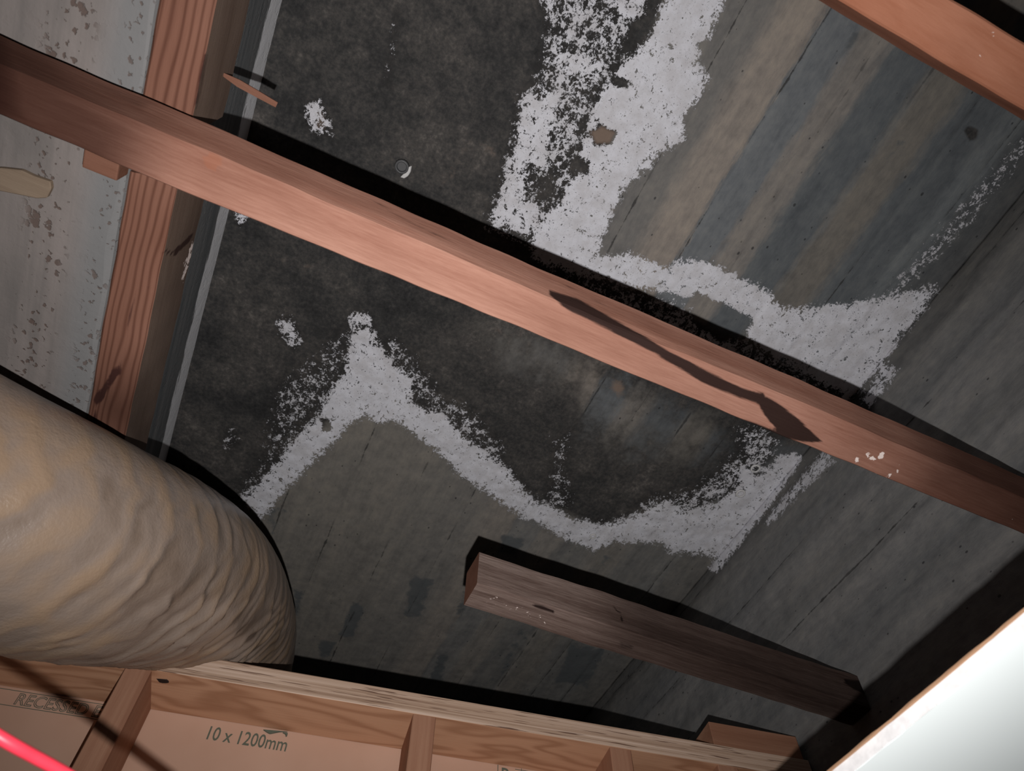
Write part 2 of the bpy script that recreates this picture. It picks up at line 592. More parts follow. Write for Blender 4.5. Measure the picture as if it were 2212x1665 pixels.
def concrete(name, stripes, axis='X'):
    b = NB(name)
    c = b.co()
    xyz = b.sep(c)
    if axis == 'X':
        stretched = b.map(c, (34, 4.5, 10))
        fine = b.map(c, (110, 45, 60))
        coord = xyz[0]
    else:
        stretched = b.map(c, (10, 4.5, 32))
        fine = b.map(c, (60, 40, 110))
        coord = xyz[2]
    n_s = b.noise(stretched, 1, 4, 0.6, 0.3)
    n_f = b.noise(fine, 1, 4, 0.65)
    n_m = b.noise(c, 7, 5, 0.6)
    n_c = b.noise(c, 34, 6, 0.62)
    edge = b.noise(b.map(c, (60, 14, 60)), 1, 4, 0.7)
    q = b.ma('ADD', coord, b.ma('MULTIPLY', b.ma('SUBTRACT', edge, 0.5), 0.045))
    lo, hi = stripes[0][0], stripes[-1][0]
    t = b.ma('DIVIDE', b.ma('SUBTRACT', q, lo), hi - lo)
    base = b.ramp(t, [((p - lo) / (hi - lo), col) for p, col in stripes])
    if axis == 'X':
        base = b.mix(b.ma('MULTIPLY', b.step(b.ma('ADD', xyz[1], b.ma('MULTIPLY', n_m, 0.2)), 0.75, 1.05), 0.62), base, (0.172, 0.160, 0.144))
    var = b.ma('ADD', b.ma('MULTIPLY', n_s, 0.65), b.ma('ADD', b.ma('MULTIPLY', n_f, 0.45), b.ma('MULTIPLY', n_c, 0.55)))
    base = b.mix(1.0, base, b.ramp(var, [(0.60, (0.74, 0.75, 0.77)), (0.82, (1.0, 1.0, 1.0)), (1.0, (1.2, 1.18, 1.14))]), 'MULTIPLY')
    jl = b.ma('SUBTRACT', 1.0, b.step(b.ma('ADD', b.ma('ABSOLUTE', b.attr('joint')), b.ma('MULTIPLY', b.ma('SUBTRACT', n_c, 0.42), 0.012)), 0.0008, 0.0030))
    tone = b.step(b.ma('ADD', b.attr('tone'), b.ma('MULTIPLY', b.ma('SUBTRACT', n_c, 0.5), 1.1)), 0.35, 0.6)
    base = b.mix(b.ma('MULTIPLY', tone, 0.8), base, (0.075, 0.083, 0.088))
    base = b.mix(b.ma('MULTIPLY', jl, b.ma('MULTIPLY', b.step(b.noise(c, 4, 2), 0.42, 0.6), 0.8)), base, (0.028, 0.027, 0.026))
    # pits
    pit = b.step(b.ma('ADD', b.vor(b.map(c, (1, 0.7, 1)), 46), b.ma('MULTIPLY', b.noise(c, 5, 2), 0.35)), 0.27, 0.20)
    base = b.mix(b.ma('MULTIPLY', pit, 0.75), base, (0.02, 0.02, 0.022))
    # damp, blackened concrete
    dk = b.step(b.ma('ADD', b.attr('damp_and_hole'), b.ma('MULTIPLY', b.ma('SUBTRACT', n_c, 0.5), 0.9)), 0.22, 0.80)
    n_d = b.noise(c, 120, 5, 0.7)
    mott = b.ma('ADD', b.ma('MULTIPLY', n_m, 0.45), b.ma('ADD', b.ma('MULTIPLY', n_c, 0.35), b.ma('ADD', b.ma('MULTIPLY', n_d, 0.45), b.ma('MULTIPLY', n_f, 0.15))))
    black = b.ramp(mott, [(0.52, (0.0155, 0.0155, 0.016)), (0.66, (0.034, 0.033, 0.0325)), (0.78, (0.062, 0.057, 0.053)), (0.92, (0.135, 0.121, 0.109))])
    col = b.mix(dk, base, black)
    sme = b.step(b.ma('ADD', b.attr('smear'), b.ma('MULTIPLY', b.ma('SUBTRACT', n_c, 0.5), 1.2)), 0.3, 0.8)
    col = b.mix(b.ma('MULTIPLY', sme, 0.75), col, (0.21, 0.15, 0.115))
    # efflorescence
    g1 = b.noise(b.map(c, (1, 0.75, 1)), 78, 8, 0.76, 0.25)
    g2 = b.noise(c, 210, 4, 0.65)
    w = b.attr('white')
    gain = b.ma('ADD', b.ma('MULTIPLY', b.ma('SUBTRACT', n_c, 0.5), 0.7), b.ma('ADD', b.ma('MULTIPLY', b.ma('SUBTRACT', g1, 0.5), 2.7), b.ma('MULTIPLY', b.ma('SUBTRACT', g2, 0.5), 1.5)))
    wf = b.step(b.ma('ADD', w, b.ma('MULTIPLY', gain, b.ma('ADD', 0.45, b.ma('MULTIPLY', w, 0.55)))), 0.47, 0.60)
    halo = b.ma('MULTIPLY', b.step(w, 0.12, 0.45), b.ma('SUBTRACT', 1.0, wf))
    col = b.mix(b.ma('MULTIPLY', halo, b.ma('MULTIPLY', dk, 0.5)), col, (0.022, 0.020, 0.019))
    wc = b.mix(b.step(n_c, 0.35, 0.7), WHITE_C, (0.50, 0.49, 0.51))
    wc = b.mix(b.ma('MULTIPLY', b.step(g2, 0.56, 0.70), 0.5), wc, (0.26, 0.255, 0.26))
    full = b.step(w, 0.38, 0.62)
    wc = b.mix(full, b.mix(0.35, wc, (0.25, 0.25, 0.26)), wc)
    col = b.mix(wf, col, wc)
    b.bump(b.ma('ADD', b.ma('MULTIPLY', n_c, 0.7), b.ma('ADD', b.ma('MULTIPLY', wf, 0.35), b.ma('MULTIPLY', n_f, 0.5))), 0.55, 0.003)
    return b.fin(col, 0.88, 0.2)


def px_x(px, py):
    return float(onz(px, py, SLAB)[0])


grey, tan, blue, darkb, brown = (0.150, 0.143, 0.135), (0.235, 0.205, 0.178), (0.135, 0.143, 0.150), (0.098, 0.106, 0.112), (0.150, 0.138, 0.122)
st = [(XL, (0.15, 0.14, 0.125)), (0.00, (0.175, 0.160, 0.138)), (0.06, (0.165, 0.152, 0.132)), (0.20, (0.170, 0.155, 0.135)), (0.30, (0.150, 0.142, 0.130))]
for px, cc in [(1425, grey), (1490, grey), (1530, tan), (1607, tan), (1613, blue), (1695, blue), (1712, (0.185, 0.170, 0.155)), (1775, (0.185, 0.170, 0.155)), (1800, darkb),
               (1885, darkb), (1915, brown), (1985, brown), (2015, darkb), (2110, darkb), (2140, (0.135, 0.145, 0.15)), (2172, (0.13, 0.14, 0.145)), (2195, (0.085, 0.09, 0.093))]:
    st.append((px_x(px, 311), cc))
st.append((XR + 0.02, (0.09, 0.09, 0.09)))
M_SLAB = concrete('board_marked_concrete', st)
M_WALLR = concrete('dark_streaked_concrete', [(ZC + 0.1, (0.12, 0.12, 0.12)), (ZC + 0.85, (0.16, 0.155, 0.15)), (ZC + 0.95, (0.135, 0.135, 0.135)), (ZC + 1.02, (0.19, 0.185, 0.18)), (ZC + 1.08, (0.15, 0.148, 0.145)),
                                              (ZC + 1.16, (0.20, 0.195, 0.19)), (ZC + 1.24, (0.145, 0.145, 0.145)), (ZC + 1.31, (0.18, 0.175, 0.168)), (ZC + 1.36, (0.115, 0.112, 0.108)), (ZC + 1.42, (0.10, 0.098, 0.095))], 'Z')


def slab_relief(P, att):
    x, y = P[:, 0], P[:, 1]
    h = np.zeros(len(P))
    edges = [XL - 1] + JOINTS + [XR + 1]
    off = np.random.default_rng(5).uniform(-0.0018, 0.0018, len(edges))
    k = np.searchsorted(np.array(edges), x + 0.0025 * noise2(y * 6, x * 0 + 3, 8, 2))
    h += off[np.clip(k - 1, 0, len(off) - 1)]
    for j in JOINTS:
        h -= 0.0025 * np.exp(-((x - j) / 0.004) ** 2) * (0.6 + 0.4 * noise2(y * 5, x * 0 + j * 40, 9, 2))
    h += 0.0010 * noise2(x * 30, y * 30, 3, 3)
    h += 0.0022 * att['white'] * (0.6 + 0.5 * noise2(x * 55, y * 55, 21, 3))
    return h


WJ = (0.62, 0.86, 1.05, 1.21, 1.368)


def nearest(v, js):
    d = v[:, None] - np.asarray(js)[None, :]
    return d[np.arange(len(v)), np.abs(d).argmin(1)]


def slab_joint(P):
    return nearest(P[:, 0] + 0.0015 * noise2(P[:, 1] * 9, P[:, 0] * 0 + 5, 51, 3), JOINTS)


def wall_joint(P):
    return nearest(P[:, 2] + 0.006 * noise2(P[:, 1] * 3, P[:, 2] * 0 + 5, 52, 3), WJ)


def wall_relief(P, att):
    y, z = P[:, 1], P[:, 2]
    h = 0.0012 * noise2(y * 5, z * 40, 31, 3) + 0.0012 * noise2(y * 25, z * 25, 32, 3)
    for j in WJ:
        h -= 0.002 * np.exp(-((z - j - 0.004 * noise2(y * 3, z * 0 + j, 33, 2)) / 0.006) ** 2)
    h += 0.0018 * att['white']
    return h


slab = concrete_grid('ceiling', np.array([XL - 0.02, -0.60, SLAB]), np.array([0.005, 0, 0]), np.array([0, 0.005, 0]), 290, 700, slab_relief, slab_joint, (0, 0, 0.16), M_SLAB)
wall_r = concrete_grid('wall_right', np.array([XR, -0.60, 0.10]), np.array([0, 0.008, 0]), np.array([0, 0, 0.008]), 438, 164, wall_relief, wall_joint, (0.15, 0, 0), M_WALLR)

# -- left concrete beam
bb = NB('pale_beam_concrete')
c = bb.co()
xyz = bb.sep(c)
n1 = bb.noise(bb.map(c, (40, 2.5, 40)), 1, 4, 0.6)
n2 = bb.noise(c, 30, 5, 0.6)
n3 = bb.noise(c, 6, 3, 0.5)
colb = bb.ramp(bb.ma('ADD', bb.ma('MULTIPLY', n1, 0.6), bb.ma('MULTIPLY', n3, 0.5)), [(0.40, (0.135, 0.121, 0.114)), (0.55, (0.178, 0.156, 0.146)), (0.70, (0.21, 0.182, 0.171))])
edge_f = bb.step(xyz[0], 0.335, 0.375)                        # colder strip along the arris (local x, face at 0.40)
colb = bb.mix(bb.ma('MULTIPLY', edge_f, 0.75), colb, (0.142, 0.146, 0.148))
row = bb.ma('SUBTRACT', 1.0, bb.step(bb.ma('ABSOLUTE', bb.ma('SUBTRACT', xyz[0], 0.315)), 0.014, 0.034))
row2 = bb.ma('SUBTRACT', 1.0, bb.step(bb.ma('ABSOLUTE', bb.ma('SUBTRACT', xyz[0], 0.385)), 0.004, 0.02))
rows = bb.ma('MAXIMUM', row, bb.ma('MULTIPLY', row2, 0.8))
jit = bb.nt.nodes.new('ShaderNodeVectorMath')
jit.operation = 'MULTIPLY_ADD'
nzc = bb.nt.nodes.new('ShaderNodeTexNoise')
nzc.inputs['Scale'].default_value = 130
nzc.inputs['Detail'].default_value = 3
bb.put(nzc.inputs['Vector'], c)
bb.put(jit.inputs[0], nzc.outputs['Color'])
jit.inputs[1].default_value = (0.014, 0.014, 0.014)
bb.put(jit.inputs[2], c)
hole = bb.ma('ADD', bb.vor(bb.map(jit.outputs[0], (1, 0.8, 1)), 105), bb.ma('MULTIPLY', bb.ma('SUBTRACT', bb.noise(c, 22, 3), 0.5), 1.3))
hole = bb.step(hole, 0.30, 0.16)
pits = bb.ma('MULTIPLY', hole, bb.ma('ADD', 0.05, rows, clamp=True))
colb = bb.mix(bb.ma('MULTIPLY', pits, 0.85), colb, (0.085, 0.058, 0.048))
isface = bb.step(xyz[2], 0.012, 0.03)
sgrey = bb.ramp(bb.noise(bb.map(c, (20, 2.0, 50)), 1, 4, 0.6), [(0.35, (0.095, 0.102, 0.106)), (0.65, (0.16, 0.16, 0.16))])
colb = bb.mix(isface, colb, sgrey)
topw = bb.ma('ADD', bb.step(xyz[2], 0.40, 0.485), bb.ma('MULTIPLY', bb.ma('SUBTRACT', bb.noise(bb.map(c, (30, 9, 60)), 1, 5, 0.7), 0.5), 1.3))
wht = bb.step(topw, 0.5, 0.68)
colb = bb.mix(wht, colb, (0.74, 0.74, 0.76))
bb.bump(bb.ma('SUBTRACT', n2, bb.ma('MULTIPLY', pits, 1.5)), 0.5, 0.003)
M_BEAM = bb.fin(colb, 0.85, 0.2)
bm_w = 0.40


def beam_mesh():
    ys = np.arange(0, 3.72, 0.02)
    secs = []
    for i, y in enumerate(ys):
        ch = 0.006 + 0.002 * math.sin(y * 13) + 0.0015 * math.sin(y * 41)
        wob = 0.0015 * math.sin(y * 7) + 0.001 * math.sin(y * 29)
        prof = [(-0.6, 0), (0.1, 0), (0.2, 0), (0.31, 0.001), (bm_w - ch * 1.3, 0), (bm_w - ch * 0.35 + wob * 0.3, ch * 0.4), (bm_w + wob * 0.4, ch * 1.4), (bm_w, 0.10), (bm_w, 0.25), (bm_w, 0.40),
                (bm_w, 0.68), (-0.6, 0.68), (-0.6, 0.30)]
        secs.append([(a, y, b2) for a, b2 in prof])
    return sweep(secs)


beam = link('concrete_beam', beam_mesh(), M_BEAM, loc=(XL - bm_w, -0.60, ZC + SOFFIT))
tag(beam, 'pale pitted concrete downstand beam on the left carrying the timber ledgers', 'beam')

# ------------------------------------------------------------------ battens
M_BATTEN = wood('reddish_batten_wood', (0.225, 0.103, 0.072), (0.345, 0.186, 0.138), 40, 0, 1.3, True, seed=1.0)
M_BATTEN2 = wood('orange_batten_wood', (0.235, 0.085, 0.045), (0.36, 0.165, 0.105), 30, 0, 0.4, True, seed=4.0, along=5)
M_BLOCK = wood('orange_block_wood', (0.14, 0.063, 0.040), (0.20, 0.098, 0.068), 40, 0, 0.5, seed=12.0)
M_BOARD = wood('weathered_brown_wood', (0.085, 0.054, 0.044), (0.225, 0.168, 0.145), 75, 0, 1.2, True, seed=7.0, bump=0.9)

STAINS_AND_NOTCH = [
    (band([(1185, 628), (1240, 660), (1330, 705), (1420, 755), (1520, 812), (1600, 848), (1650, 862)], [8, 34, 26, 20, 26, 22, 26]), 0.9, 9),
    ([(1630, 850), (1665, 862), (1720, 900), (1778, 958), (1740, 955), (1690, 945), (1660, 905), (1640, 875)], 1.0, 10),
    (band([(1530, 878), (1600, 910), (1650, 932), (1700, 950)], [6, 12, 20, 20]), 0.85, 8),
    (band([(800, 430), (860, 465), (940, 505), (1000, 530)], [5, 9, 9, 5]), 0.55, 7),
    (band([(1190, 600), (1290, 650), (1380, 690)], [5, 8, 4]), 0.5, 7),
    (band([(1880, 1490), (1850, 1480), (1822, 1470)], [26, 20, 10]), 0.9, 7),  # dark patch painted for the shade inside a notch
    (band([(1150, 1306), (1170, 1312), (1200, 1322)], [5, 8, 6]), 0.8, 5),
    (band([(1320, 1305), (1340, 1325), (1345, 1345)], [4, 6, 5]), 0.7, 5),
    (band([(1335, 1390), (1370, 1400)], [16, 18]), 0.55, 12),
]
DARKENED = [  # darker stretches of the battens; the right end paints the light's falloff
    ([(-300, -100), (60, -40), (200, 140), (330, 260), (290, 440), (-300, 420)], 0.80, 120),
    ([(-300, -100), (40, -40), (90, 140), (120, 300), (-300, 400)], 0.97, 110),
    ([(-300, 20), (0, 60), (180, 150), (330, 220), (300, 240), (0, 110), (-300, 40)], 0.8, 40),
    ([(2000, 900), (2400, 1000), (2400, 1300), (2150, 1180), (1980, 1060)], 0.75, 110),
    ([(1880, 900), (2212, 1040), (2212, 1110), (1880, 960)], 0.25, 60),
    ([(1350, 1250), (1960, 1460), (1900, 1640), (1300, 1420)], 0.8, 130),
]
KNOT = [([(438, 340), (455, 328), (478, 336), (484, 352), (462, 368), (440, 358)], 1.0, 8), ([(2120, 100), (2200, 130), (2230, 200), (2150, 180)], 0.35, 50),
        ([(1990, 60), (2060, 60), (2080, 120), (2020, 110)], 0.4, 40)]
SPLASH = [(band([(1848, 992), (1856, 992)], 18), 1.1, 10), (band([(1868, 975), (1885, 990), (1912, 984)], [16, 8, 18]), 1.0, 9), (band([(1890, 1020), (1905, 1035), (1935, 1020), (1945, 1005)], 9), 0.85, 9),
          (band([(2140, 68), (2150, 72)], 18), 0.95, 14), (band([(2185, 1122), (2190, 1125)], 12), 0.8, 8), (band([(2115, 118), (2118, 120)], 8), 0.8, 5), (band([(1992, 95), (1997, 98)], 7), 0.8, 5),
          ([(1045, 1265), (1100, 1275), (1250, 1330), (1230, 1375), (1030, 1310)], 0.36, 30)]


def batten(name, y0, w, z0, z1, x0, x1, mat, rough=0.0012, wane=0.0, lean=0.0):
    me = timber_mesh(x1 - x0, w, z1 - z0, 0.006, rough, 0.002, wane=wane)
    n = len(me.vertices)
    co = np.empty(n * 3)
    me.vertices.foreach_get('co', co)
    co[1::3] -= lean * co[2::3] / (z1 - z0)          # section skewed so the near face catches more torch light
    me.vertices.foreach_set('co', co)
    P = co.reshape(-1, 3) + np.array([x0, y0, z0])
    pix = proj(P)
    for k, pt in (('stain', STAINS_AND_NOTCH), ('darkened', DARKENED), ('knot', KNOT), ('splash', SPLASH)):
        me.attributes.new(k, 'FLOAT', 'POINT').data.foreach_set('value', stain(pix, pt).astype(np.float32))
    return link(name, me, mat, loc=(x0, y0, z0 + ZC))


b1 = batten('timber_batten', 0.311, 0.055, 0.800, 0.855, -1.25, XR - 0.003, M_BATTEN, wane=0.004, lean=0.0105)
tag(b1, 'long reddish timber batten with a dark water stain crossing the middle of the view', 'batten')
b2 = batten('timber_batten', -0.143, 0.0485, 0.800, 0.878, -1.25, XR - 0.003, M_BATTEN2)
tag(b2, 'orange timber batten with white specks at the top right, under bare concrete', 'batten')
b3 = batten('timber_batten', 0.806, 0.056, 0.800, 0.868, 0.306, XR - 0.003, M_BOARD, rough=0.0015, lean=0.004)
b3.data.materials.append(M_BLOCK)
for p in b3.data.polygons:
    if p.normal.x < -0.8:
        p.material_index = 1
tag(b3, 'short weathered brown batten with a free sawn end, below the white stained arc', 'batten')

# ------------------------------------------------------------------ ledgers on the beam
M_LEDGER = wood('grainy_red_ledger_wood', (0.195, 0.094, 0.065), (0.098, 0.040, 0.026), 28, 190, 0.3, True, dark=(0.045, 0.017, 0.014), seed=9.0)
M_LSIDE = wood('lightened_ledger_side', (0.135, 0.092, 0.070), (0.225, 0.165, 0.130), 22, 0, 0.4, True, dark=(0.035, 0.016, 0.013), seed=17.0)  # browner side face, lightened to offset the weak grazing light
M_DRYLATH = wood('dry_tan_wood', (0.165, 0.120, 0.085), (0.235, 0.180, 0.132), 50, 0, 0.4, seed=15.0)
LSTAIN = [
    (band([(345, 535), (330, 600), (310, 640)], [5, 7, 4]), 0.75, 6),
    ([(250, 790), (266, 800), (240, 830), (225, 860), (205, 880), (200, 860), (225, 830)], 0.9, 8),
    (band([(292, 615), (285, 660), (275, 710), (262, 760), (258, 800)], [4, 6, 6, 6, 8]), 0.62, 5),
    (band([(350, 540), (375, 548), (405, 520), (415, 505)], [8, 12, 10, 6]), 0.85, 6),
    (band([(205, 880), (200, 930)], [6, 6]), 0.8, 5),
    (band([(445, 110), (432, 180), (420, 235)], [16, 14, 12]), 0.6, 10),
    ([(420, 0), (450, -20), (445, 40), (430, 80)], 0.3, 20),
]
LSPLASH = [(band([(418, 520), (405, 565), (393, 610)], [7, 12, 8]), 0.95, 7), (band([(352, 505), (358, 480)], 8), 0.8, 5)]
DARKENED_L = [([(430, 420), (470, 430), (400, 640), (330, 960), (300, 960), (360, 640)], 0.4, 40), ([(460, -20), (560, -20), (500, 280), (425, 250)], 0.25, 40), ([(170, 800), (340, 820), (340, 990), (170, 950)], 0.6, 90)]  # side faces and the lower end darker


def ledger(y0, y1, skew, mat, label):
    L, w, h = y1 - y0, 0.057, 0.125
    me = timber_mesh(L, h, w, 0.007, 0.0012, 0.003)      # x along, y up the side, z across
    n = len(me.vertices)
    co = np.empty(n * 3)
    me.vertices.foreach_get('co', co)
    q = co.reshape(-1, 3)
    loc = q.copy()
    near = np.clip(1 - loc[:, 0] / 0.12, 0, 1)
    loc[:, 0] += skew * near * (loc[:, 2] - w / 2)
    P = np.stack([XL + 0.001 + loc[:, 2], y0 + loc[:, 0], SOFFIT + loc[:, 1]], 1)
    pix = proj(P)
    for k, pt in (('stain', LSTAIN), ('darkened', DARKENED_L), ('knot', []), ('splash', LSPLASH)):
        me.attributes.new(k, 'FLOAT', 'POINT').data.foreach_set('value', stain(pix, pt).astype(np.float32))
    me.vertices.foreach_set('co', loc.reshape(-1))
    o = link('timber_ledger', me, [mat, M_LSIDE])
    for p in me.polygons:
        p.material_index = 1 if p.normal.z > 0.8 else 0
    # local x -> world y, local y -> world z, local z -> world x
    o.matrix_world = Matrix(((0, 0, 1, XL + 0.001), (1, 0, 0, y0), (0, 1, 0, SOFFIT + ZC), (0, 0, 0, 1)))
    return tag(o, label, 'ledger')


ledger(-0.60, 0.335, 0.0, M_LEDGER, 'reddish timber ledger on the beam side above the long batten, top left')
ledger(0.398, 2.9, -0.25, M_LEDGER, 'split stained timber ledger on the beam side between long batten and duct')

# offcut under the beam, beside the batten
blk = link('wooden_block', box_mesh(0.040, 0.042, 0.030, 0.002), M_BLOCK, loc=(-0.3715, 0.3675, ZC + SOFFIT - 0.0305))
tag(blk, 'small orange timber offcut under the beam, tucked against the long batten', 'wood block')

# dry lath stuck to the beam soffit at the left edge


def slab_piece(pts, z, t):
    bm = bmesh.new()
    vb = [bm.verts.new((p[0], p[1], z)) for p in pts]
    vt = [bm.verts.new((p[0], p[1], z + t)) for p in pts]
    bm.faces.new(vb)
    bm.faces.new(vt[::-1])
    for i in range(len(pts)):
        j = (i + 1) % len(pts)
        bm.faces.new((vb[i], vt[i], vt[j], vb[j]))
    bmesh.ops.recalc_face_normals(bm, faces=bm.faces)
    bmesh.ops.bevel(bm, geom=[e for e in bm.edges], offset=0.0012, segments=1, affect='EDGES')
    me = bpy.data.meshes.new('piece')
    bm.to_mesh(me)
    bm.free()
    return me


pp = [onz(px, py, SOFFIT - 0.008)[:2] for px, py in [(-120, 366), (0, 363), (45, 368), (70, 380), (108, 393), (110, 408), (100, 428), (78, 429), (55, 424), (30, 419), (0, 413), (-120, 410)]]
o0 = pp[1]
lath = link('wooden_lath', slab_piece([(p[0] - o0[0], p[1] - o0[1]) for p in pp], 0, 0.0078), M_DRYLATH, loc=(o0[0], o0[1], ZC + SOFFIT - 0.008))
tag(lath, 'dry tan lath with a broken end stuck to the beam underside at the left edge', 'lath')

# splinter hanging off the upper ledger
a0 = onx(487, 163, XL + 0.06)
a1 = onz(598, 226, a0[2] + 0.012)
path = np.array([a0 - (a1 - a0) * 0.05, a0 + (a1 - a0) * 0.25, a0 + (a1 - a0) * 0.6, a1])
secs = []
t_, s_, n_ = frames(path)
for i, (ww, hh) in enumerate([(0.002, 0.0015), (0.0046, 0.003), (0.0042, 0.003), (0.0034, 0.0025)]):
    p = path[i] - path[0]
    secs.append([tuple(p + s_[i] * (ww * u) + n_[i] * (hh * v)) for u, v in ((-1, -0.8), (0.2, -1), (1, -0.5), (0.9, 0.7), (-0.1, 1), (-1, 0.6))])
spl = link('wood_splinter', sweep(secs), M_BLOCK, loc=(path[0][0], path[0][1], path[0][2] + ZC))
tag(spl, 'thin pinkish wood splinter poking out of the upper ledger over the white joint', 'splinter')

# ------------------------------------------------------------------ timber stud partition at the back
A = np.array([-0.13, 1.18])
tv = np.array([0.98785, -0.15541])
WALLANG = math.atan2(tv[1], tv[0])
bl = NB('laminated_veneer_edge')
c = bl.co()
z_ = bl.sep(c)
lam = bl.noise(bl.map(c, (2.2, 30, 420)), 1, 3, 0.6, 0.2)
lam2 = bl.noise(bl.map(c, (1.1, 10, 190)), 1, 2, 0.5)
fl = bl.step(bl.noise(bl.map(c, (9, 30, 330), (3.1, 0, 0.2)), 1, 2, 0.5), 0.60, 0.65)
colr = bl.ramp(bl.ma('ADD', bl.ma('MULTIPLY', lam, 0.6), bl.ma('MULTIPLY', lam2, 0.5)), [(0.40, (0.27, 0.165, 0.11)), (0.52, (0.44, 0.30, 0.215)), (0.68, (0.62, 0.46, 0.36))])
colr = bl.mix(bl.ma('MULTIPLY', fl, 0.85), colr, (0.10, 0.045, 0.028))
bl.bump(lam, 0.4, 0.001)
M_LVL = bl.fin(colr, 0.75, 0.2)


def cathedral(name, c1, c2, seed):
    b = NB(name)
    c = b.map(b.co(), loc=(seed, 0, 0))
    warp = b.noise(b.map(c, (2.6, 11, 11)), 1, 2, 0.5, 0.4)
    s = b.sep(c)
    q = b.ma('ADD', b.ma('MULTIPLY', s[1], 14.0), b.ma('MULTIPLY', warp, 7.0))
    w = b.ma('ADD', b.ma('MULTIPLY', b.ma('SINE', b.ma('MULTIPLY', q, 6.28)), 0.5), 0.5)
    f = b.noise(b.map(c, (8, 260, 260)), 1, 3, 0.6)
    col = b.mix(b.ma('ADD', b.ma('MULTIPLY', b.ma('POWER', w, 1.6), 0.8), b.ma('MULTIPLY', b.ma('SUBTRACT', f, 0.5), 0.5), clamp=True), c1, c2)
    b.bump(f, 0.3, 0.001)
    return b.fin(col, 0.7, 0.25)


M_PLY = cathedral('figured_pine_face', (0.50, 0.275, 0.165), (0.33, 0.158, 0.085), 3.0)
M_STUD = wood('pine_stud_wood', (0.30, 0.145, 0.09), (0.43, 0.24, 0.155), 45, 0, 0.35, seed=21.0)

bp = NB('board_backing_paper')
c = bp.co()
pcol = bp.mix(bp.step(bp.noise(c, 5, 3), 0.3, 0.7), (0.52, 0.315, 0.225), (0.57, 0.36, 0.265))
bp.bump(bp.noise(c, 300, 3), 0.1, 0.0005)
M_PAPER = bp.fin(pcol, 0.75, 0.25)
bi = NB('green_grey_ink')
M_INK = bi.fin(bi.mix(bi.noise(bi.co(), 160, 3), (0.10, 0.115, 0.085), (0.15, 0.155, 0.12)), 0.8, 0.1)

T0, T1 = -1.10, 1.232
PLATE_T, PLATE_B, PLATE_D = 0.802, 0.762, 0.112
part = empty('stud_partition', (A[0], A[1], ZC + 0.10), WALLANG)
tag(part, 'open timber stud partition with laminated top plate and brown plasterboard lining along the bottom', 'partition')
ZB = 0.10                                  # base of the built part of the partition, above the eye


def wl(t, n, z):                           # partition frame: along, behind the near face, height above the eye
    return (t, n, z - ZB)


pm = box_mesh(T1 - T0, PLATE_D, PLATE_T - PLATE_B, 0.0012)
plate = link('top_plate', pm, [M_LVL, M_PLY], part, wl(T0, 0, PLATE_B))
for p in pm.polygons:
    p.material_index = 1 if abs(p.normal.z) > 0.8 else 0
kn = NB('dark_knot')
M_KNOT = kn.fin((0.018, 0.010, 0.008), 0.7)


def disc(r1, r2, t, k=14, jitter=0.0, seed=1):
    r = random.Random(seed)
    bm = bmesh.new()
    ang = [2 * math.pi * i / k for i in range(k)]
    j = [1 + r.uniform(-jitter, jitter) for _ in ang]
    lo = [bm.verts.new((math.cos(a) * r1 * q, math.sin(a) * r2 * q, 0)) for a, q in zip(ang, j)]
    hi = [bm.verts.new((math.cos(a) * r1 * q * 0.85, math.sin(a) * r2 * q * 0.85, -t)) for a, q in zip(ang, j)]
    bm.faces.new(lo)
    bm.faces.new(hi[::-1])
    for i in range(k):
        n = (i + 1) % k
        bm.faces.new((lo[i], hi[i], hi[n], lo[n]))
    bmesh.ops.recalc_face_normals(bm, faces=bm.faces)
    me = bpy.data.meshes.new('disc')
    bm.to_mesh(me)
    bm.free()
    return me


def wall_tn(px, py, z):
    P = onz(px, py, z)[:2] - A
    nv = np.array([-tv[1], tv[0]])
    return float(P @ tv), float(P @ nv)


kt, kn_ = wall_tn(352, 1470, PLATE_B)
kob = link('knot', disc(0.011, 0.0055, 0.0012, 12, 0.2, 3), M_KNOT, plate, (kt - T0, kn_, -0.0002))
kob['label'] = 'dark knot in the underside of the plate'
kt, kn_ = wall_tn(1320, 1633, PLATE_B)
kob = link('knot', disc(0.008, 0.008, 0.0012, 12, 0.2, 5), M_KNOT, plate, (kt - T0, kn_, -0.0002))
kob['label'] = 'dark knot in the underside of the plate'

stud_me = timber_mesh(PLATE_B - ZB - 0.0005, 0.0405, PLATE_D - 0.002, 0.05, 0.0006, 0.0015, cells=3)
for t in (-0.52, -0.033, 0.4515, 0.817, 1.030):
    so = link('stud', stud_me if len(stud_me.materials) == 0 else stud_me, None, part)
    if not len(stud_me.materials):
        stud_me.materials.append(M_STUD)
    # local x -> up, local y -> along the wall, local z -> into the wall
    so.matrix_local = Matrix(((0, 1, 0, t), (0, 0, 1, 0.001), (1, 0, 0, 0.0), (0, 0, 0, 1)))
board = link('plasterboard', box_mesh(T1 - T0, 0.0125, PLATE_T - ZB - 0.004, 0.0006), M_PAPER, part, wl(T0, PLATE_D + 0.0005, ZB))
board['label'] = 'brown paper back of the plasterboard with green print'


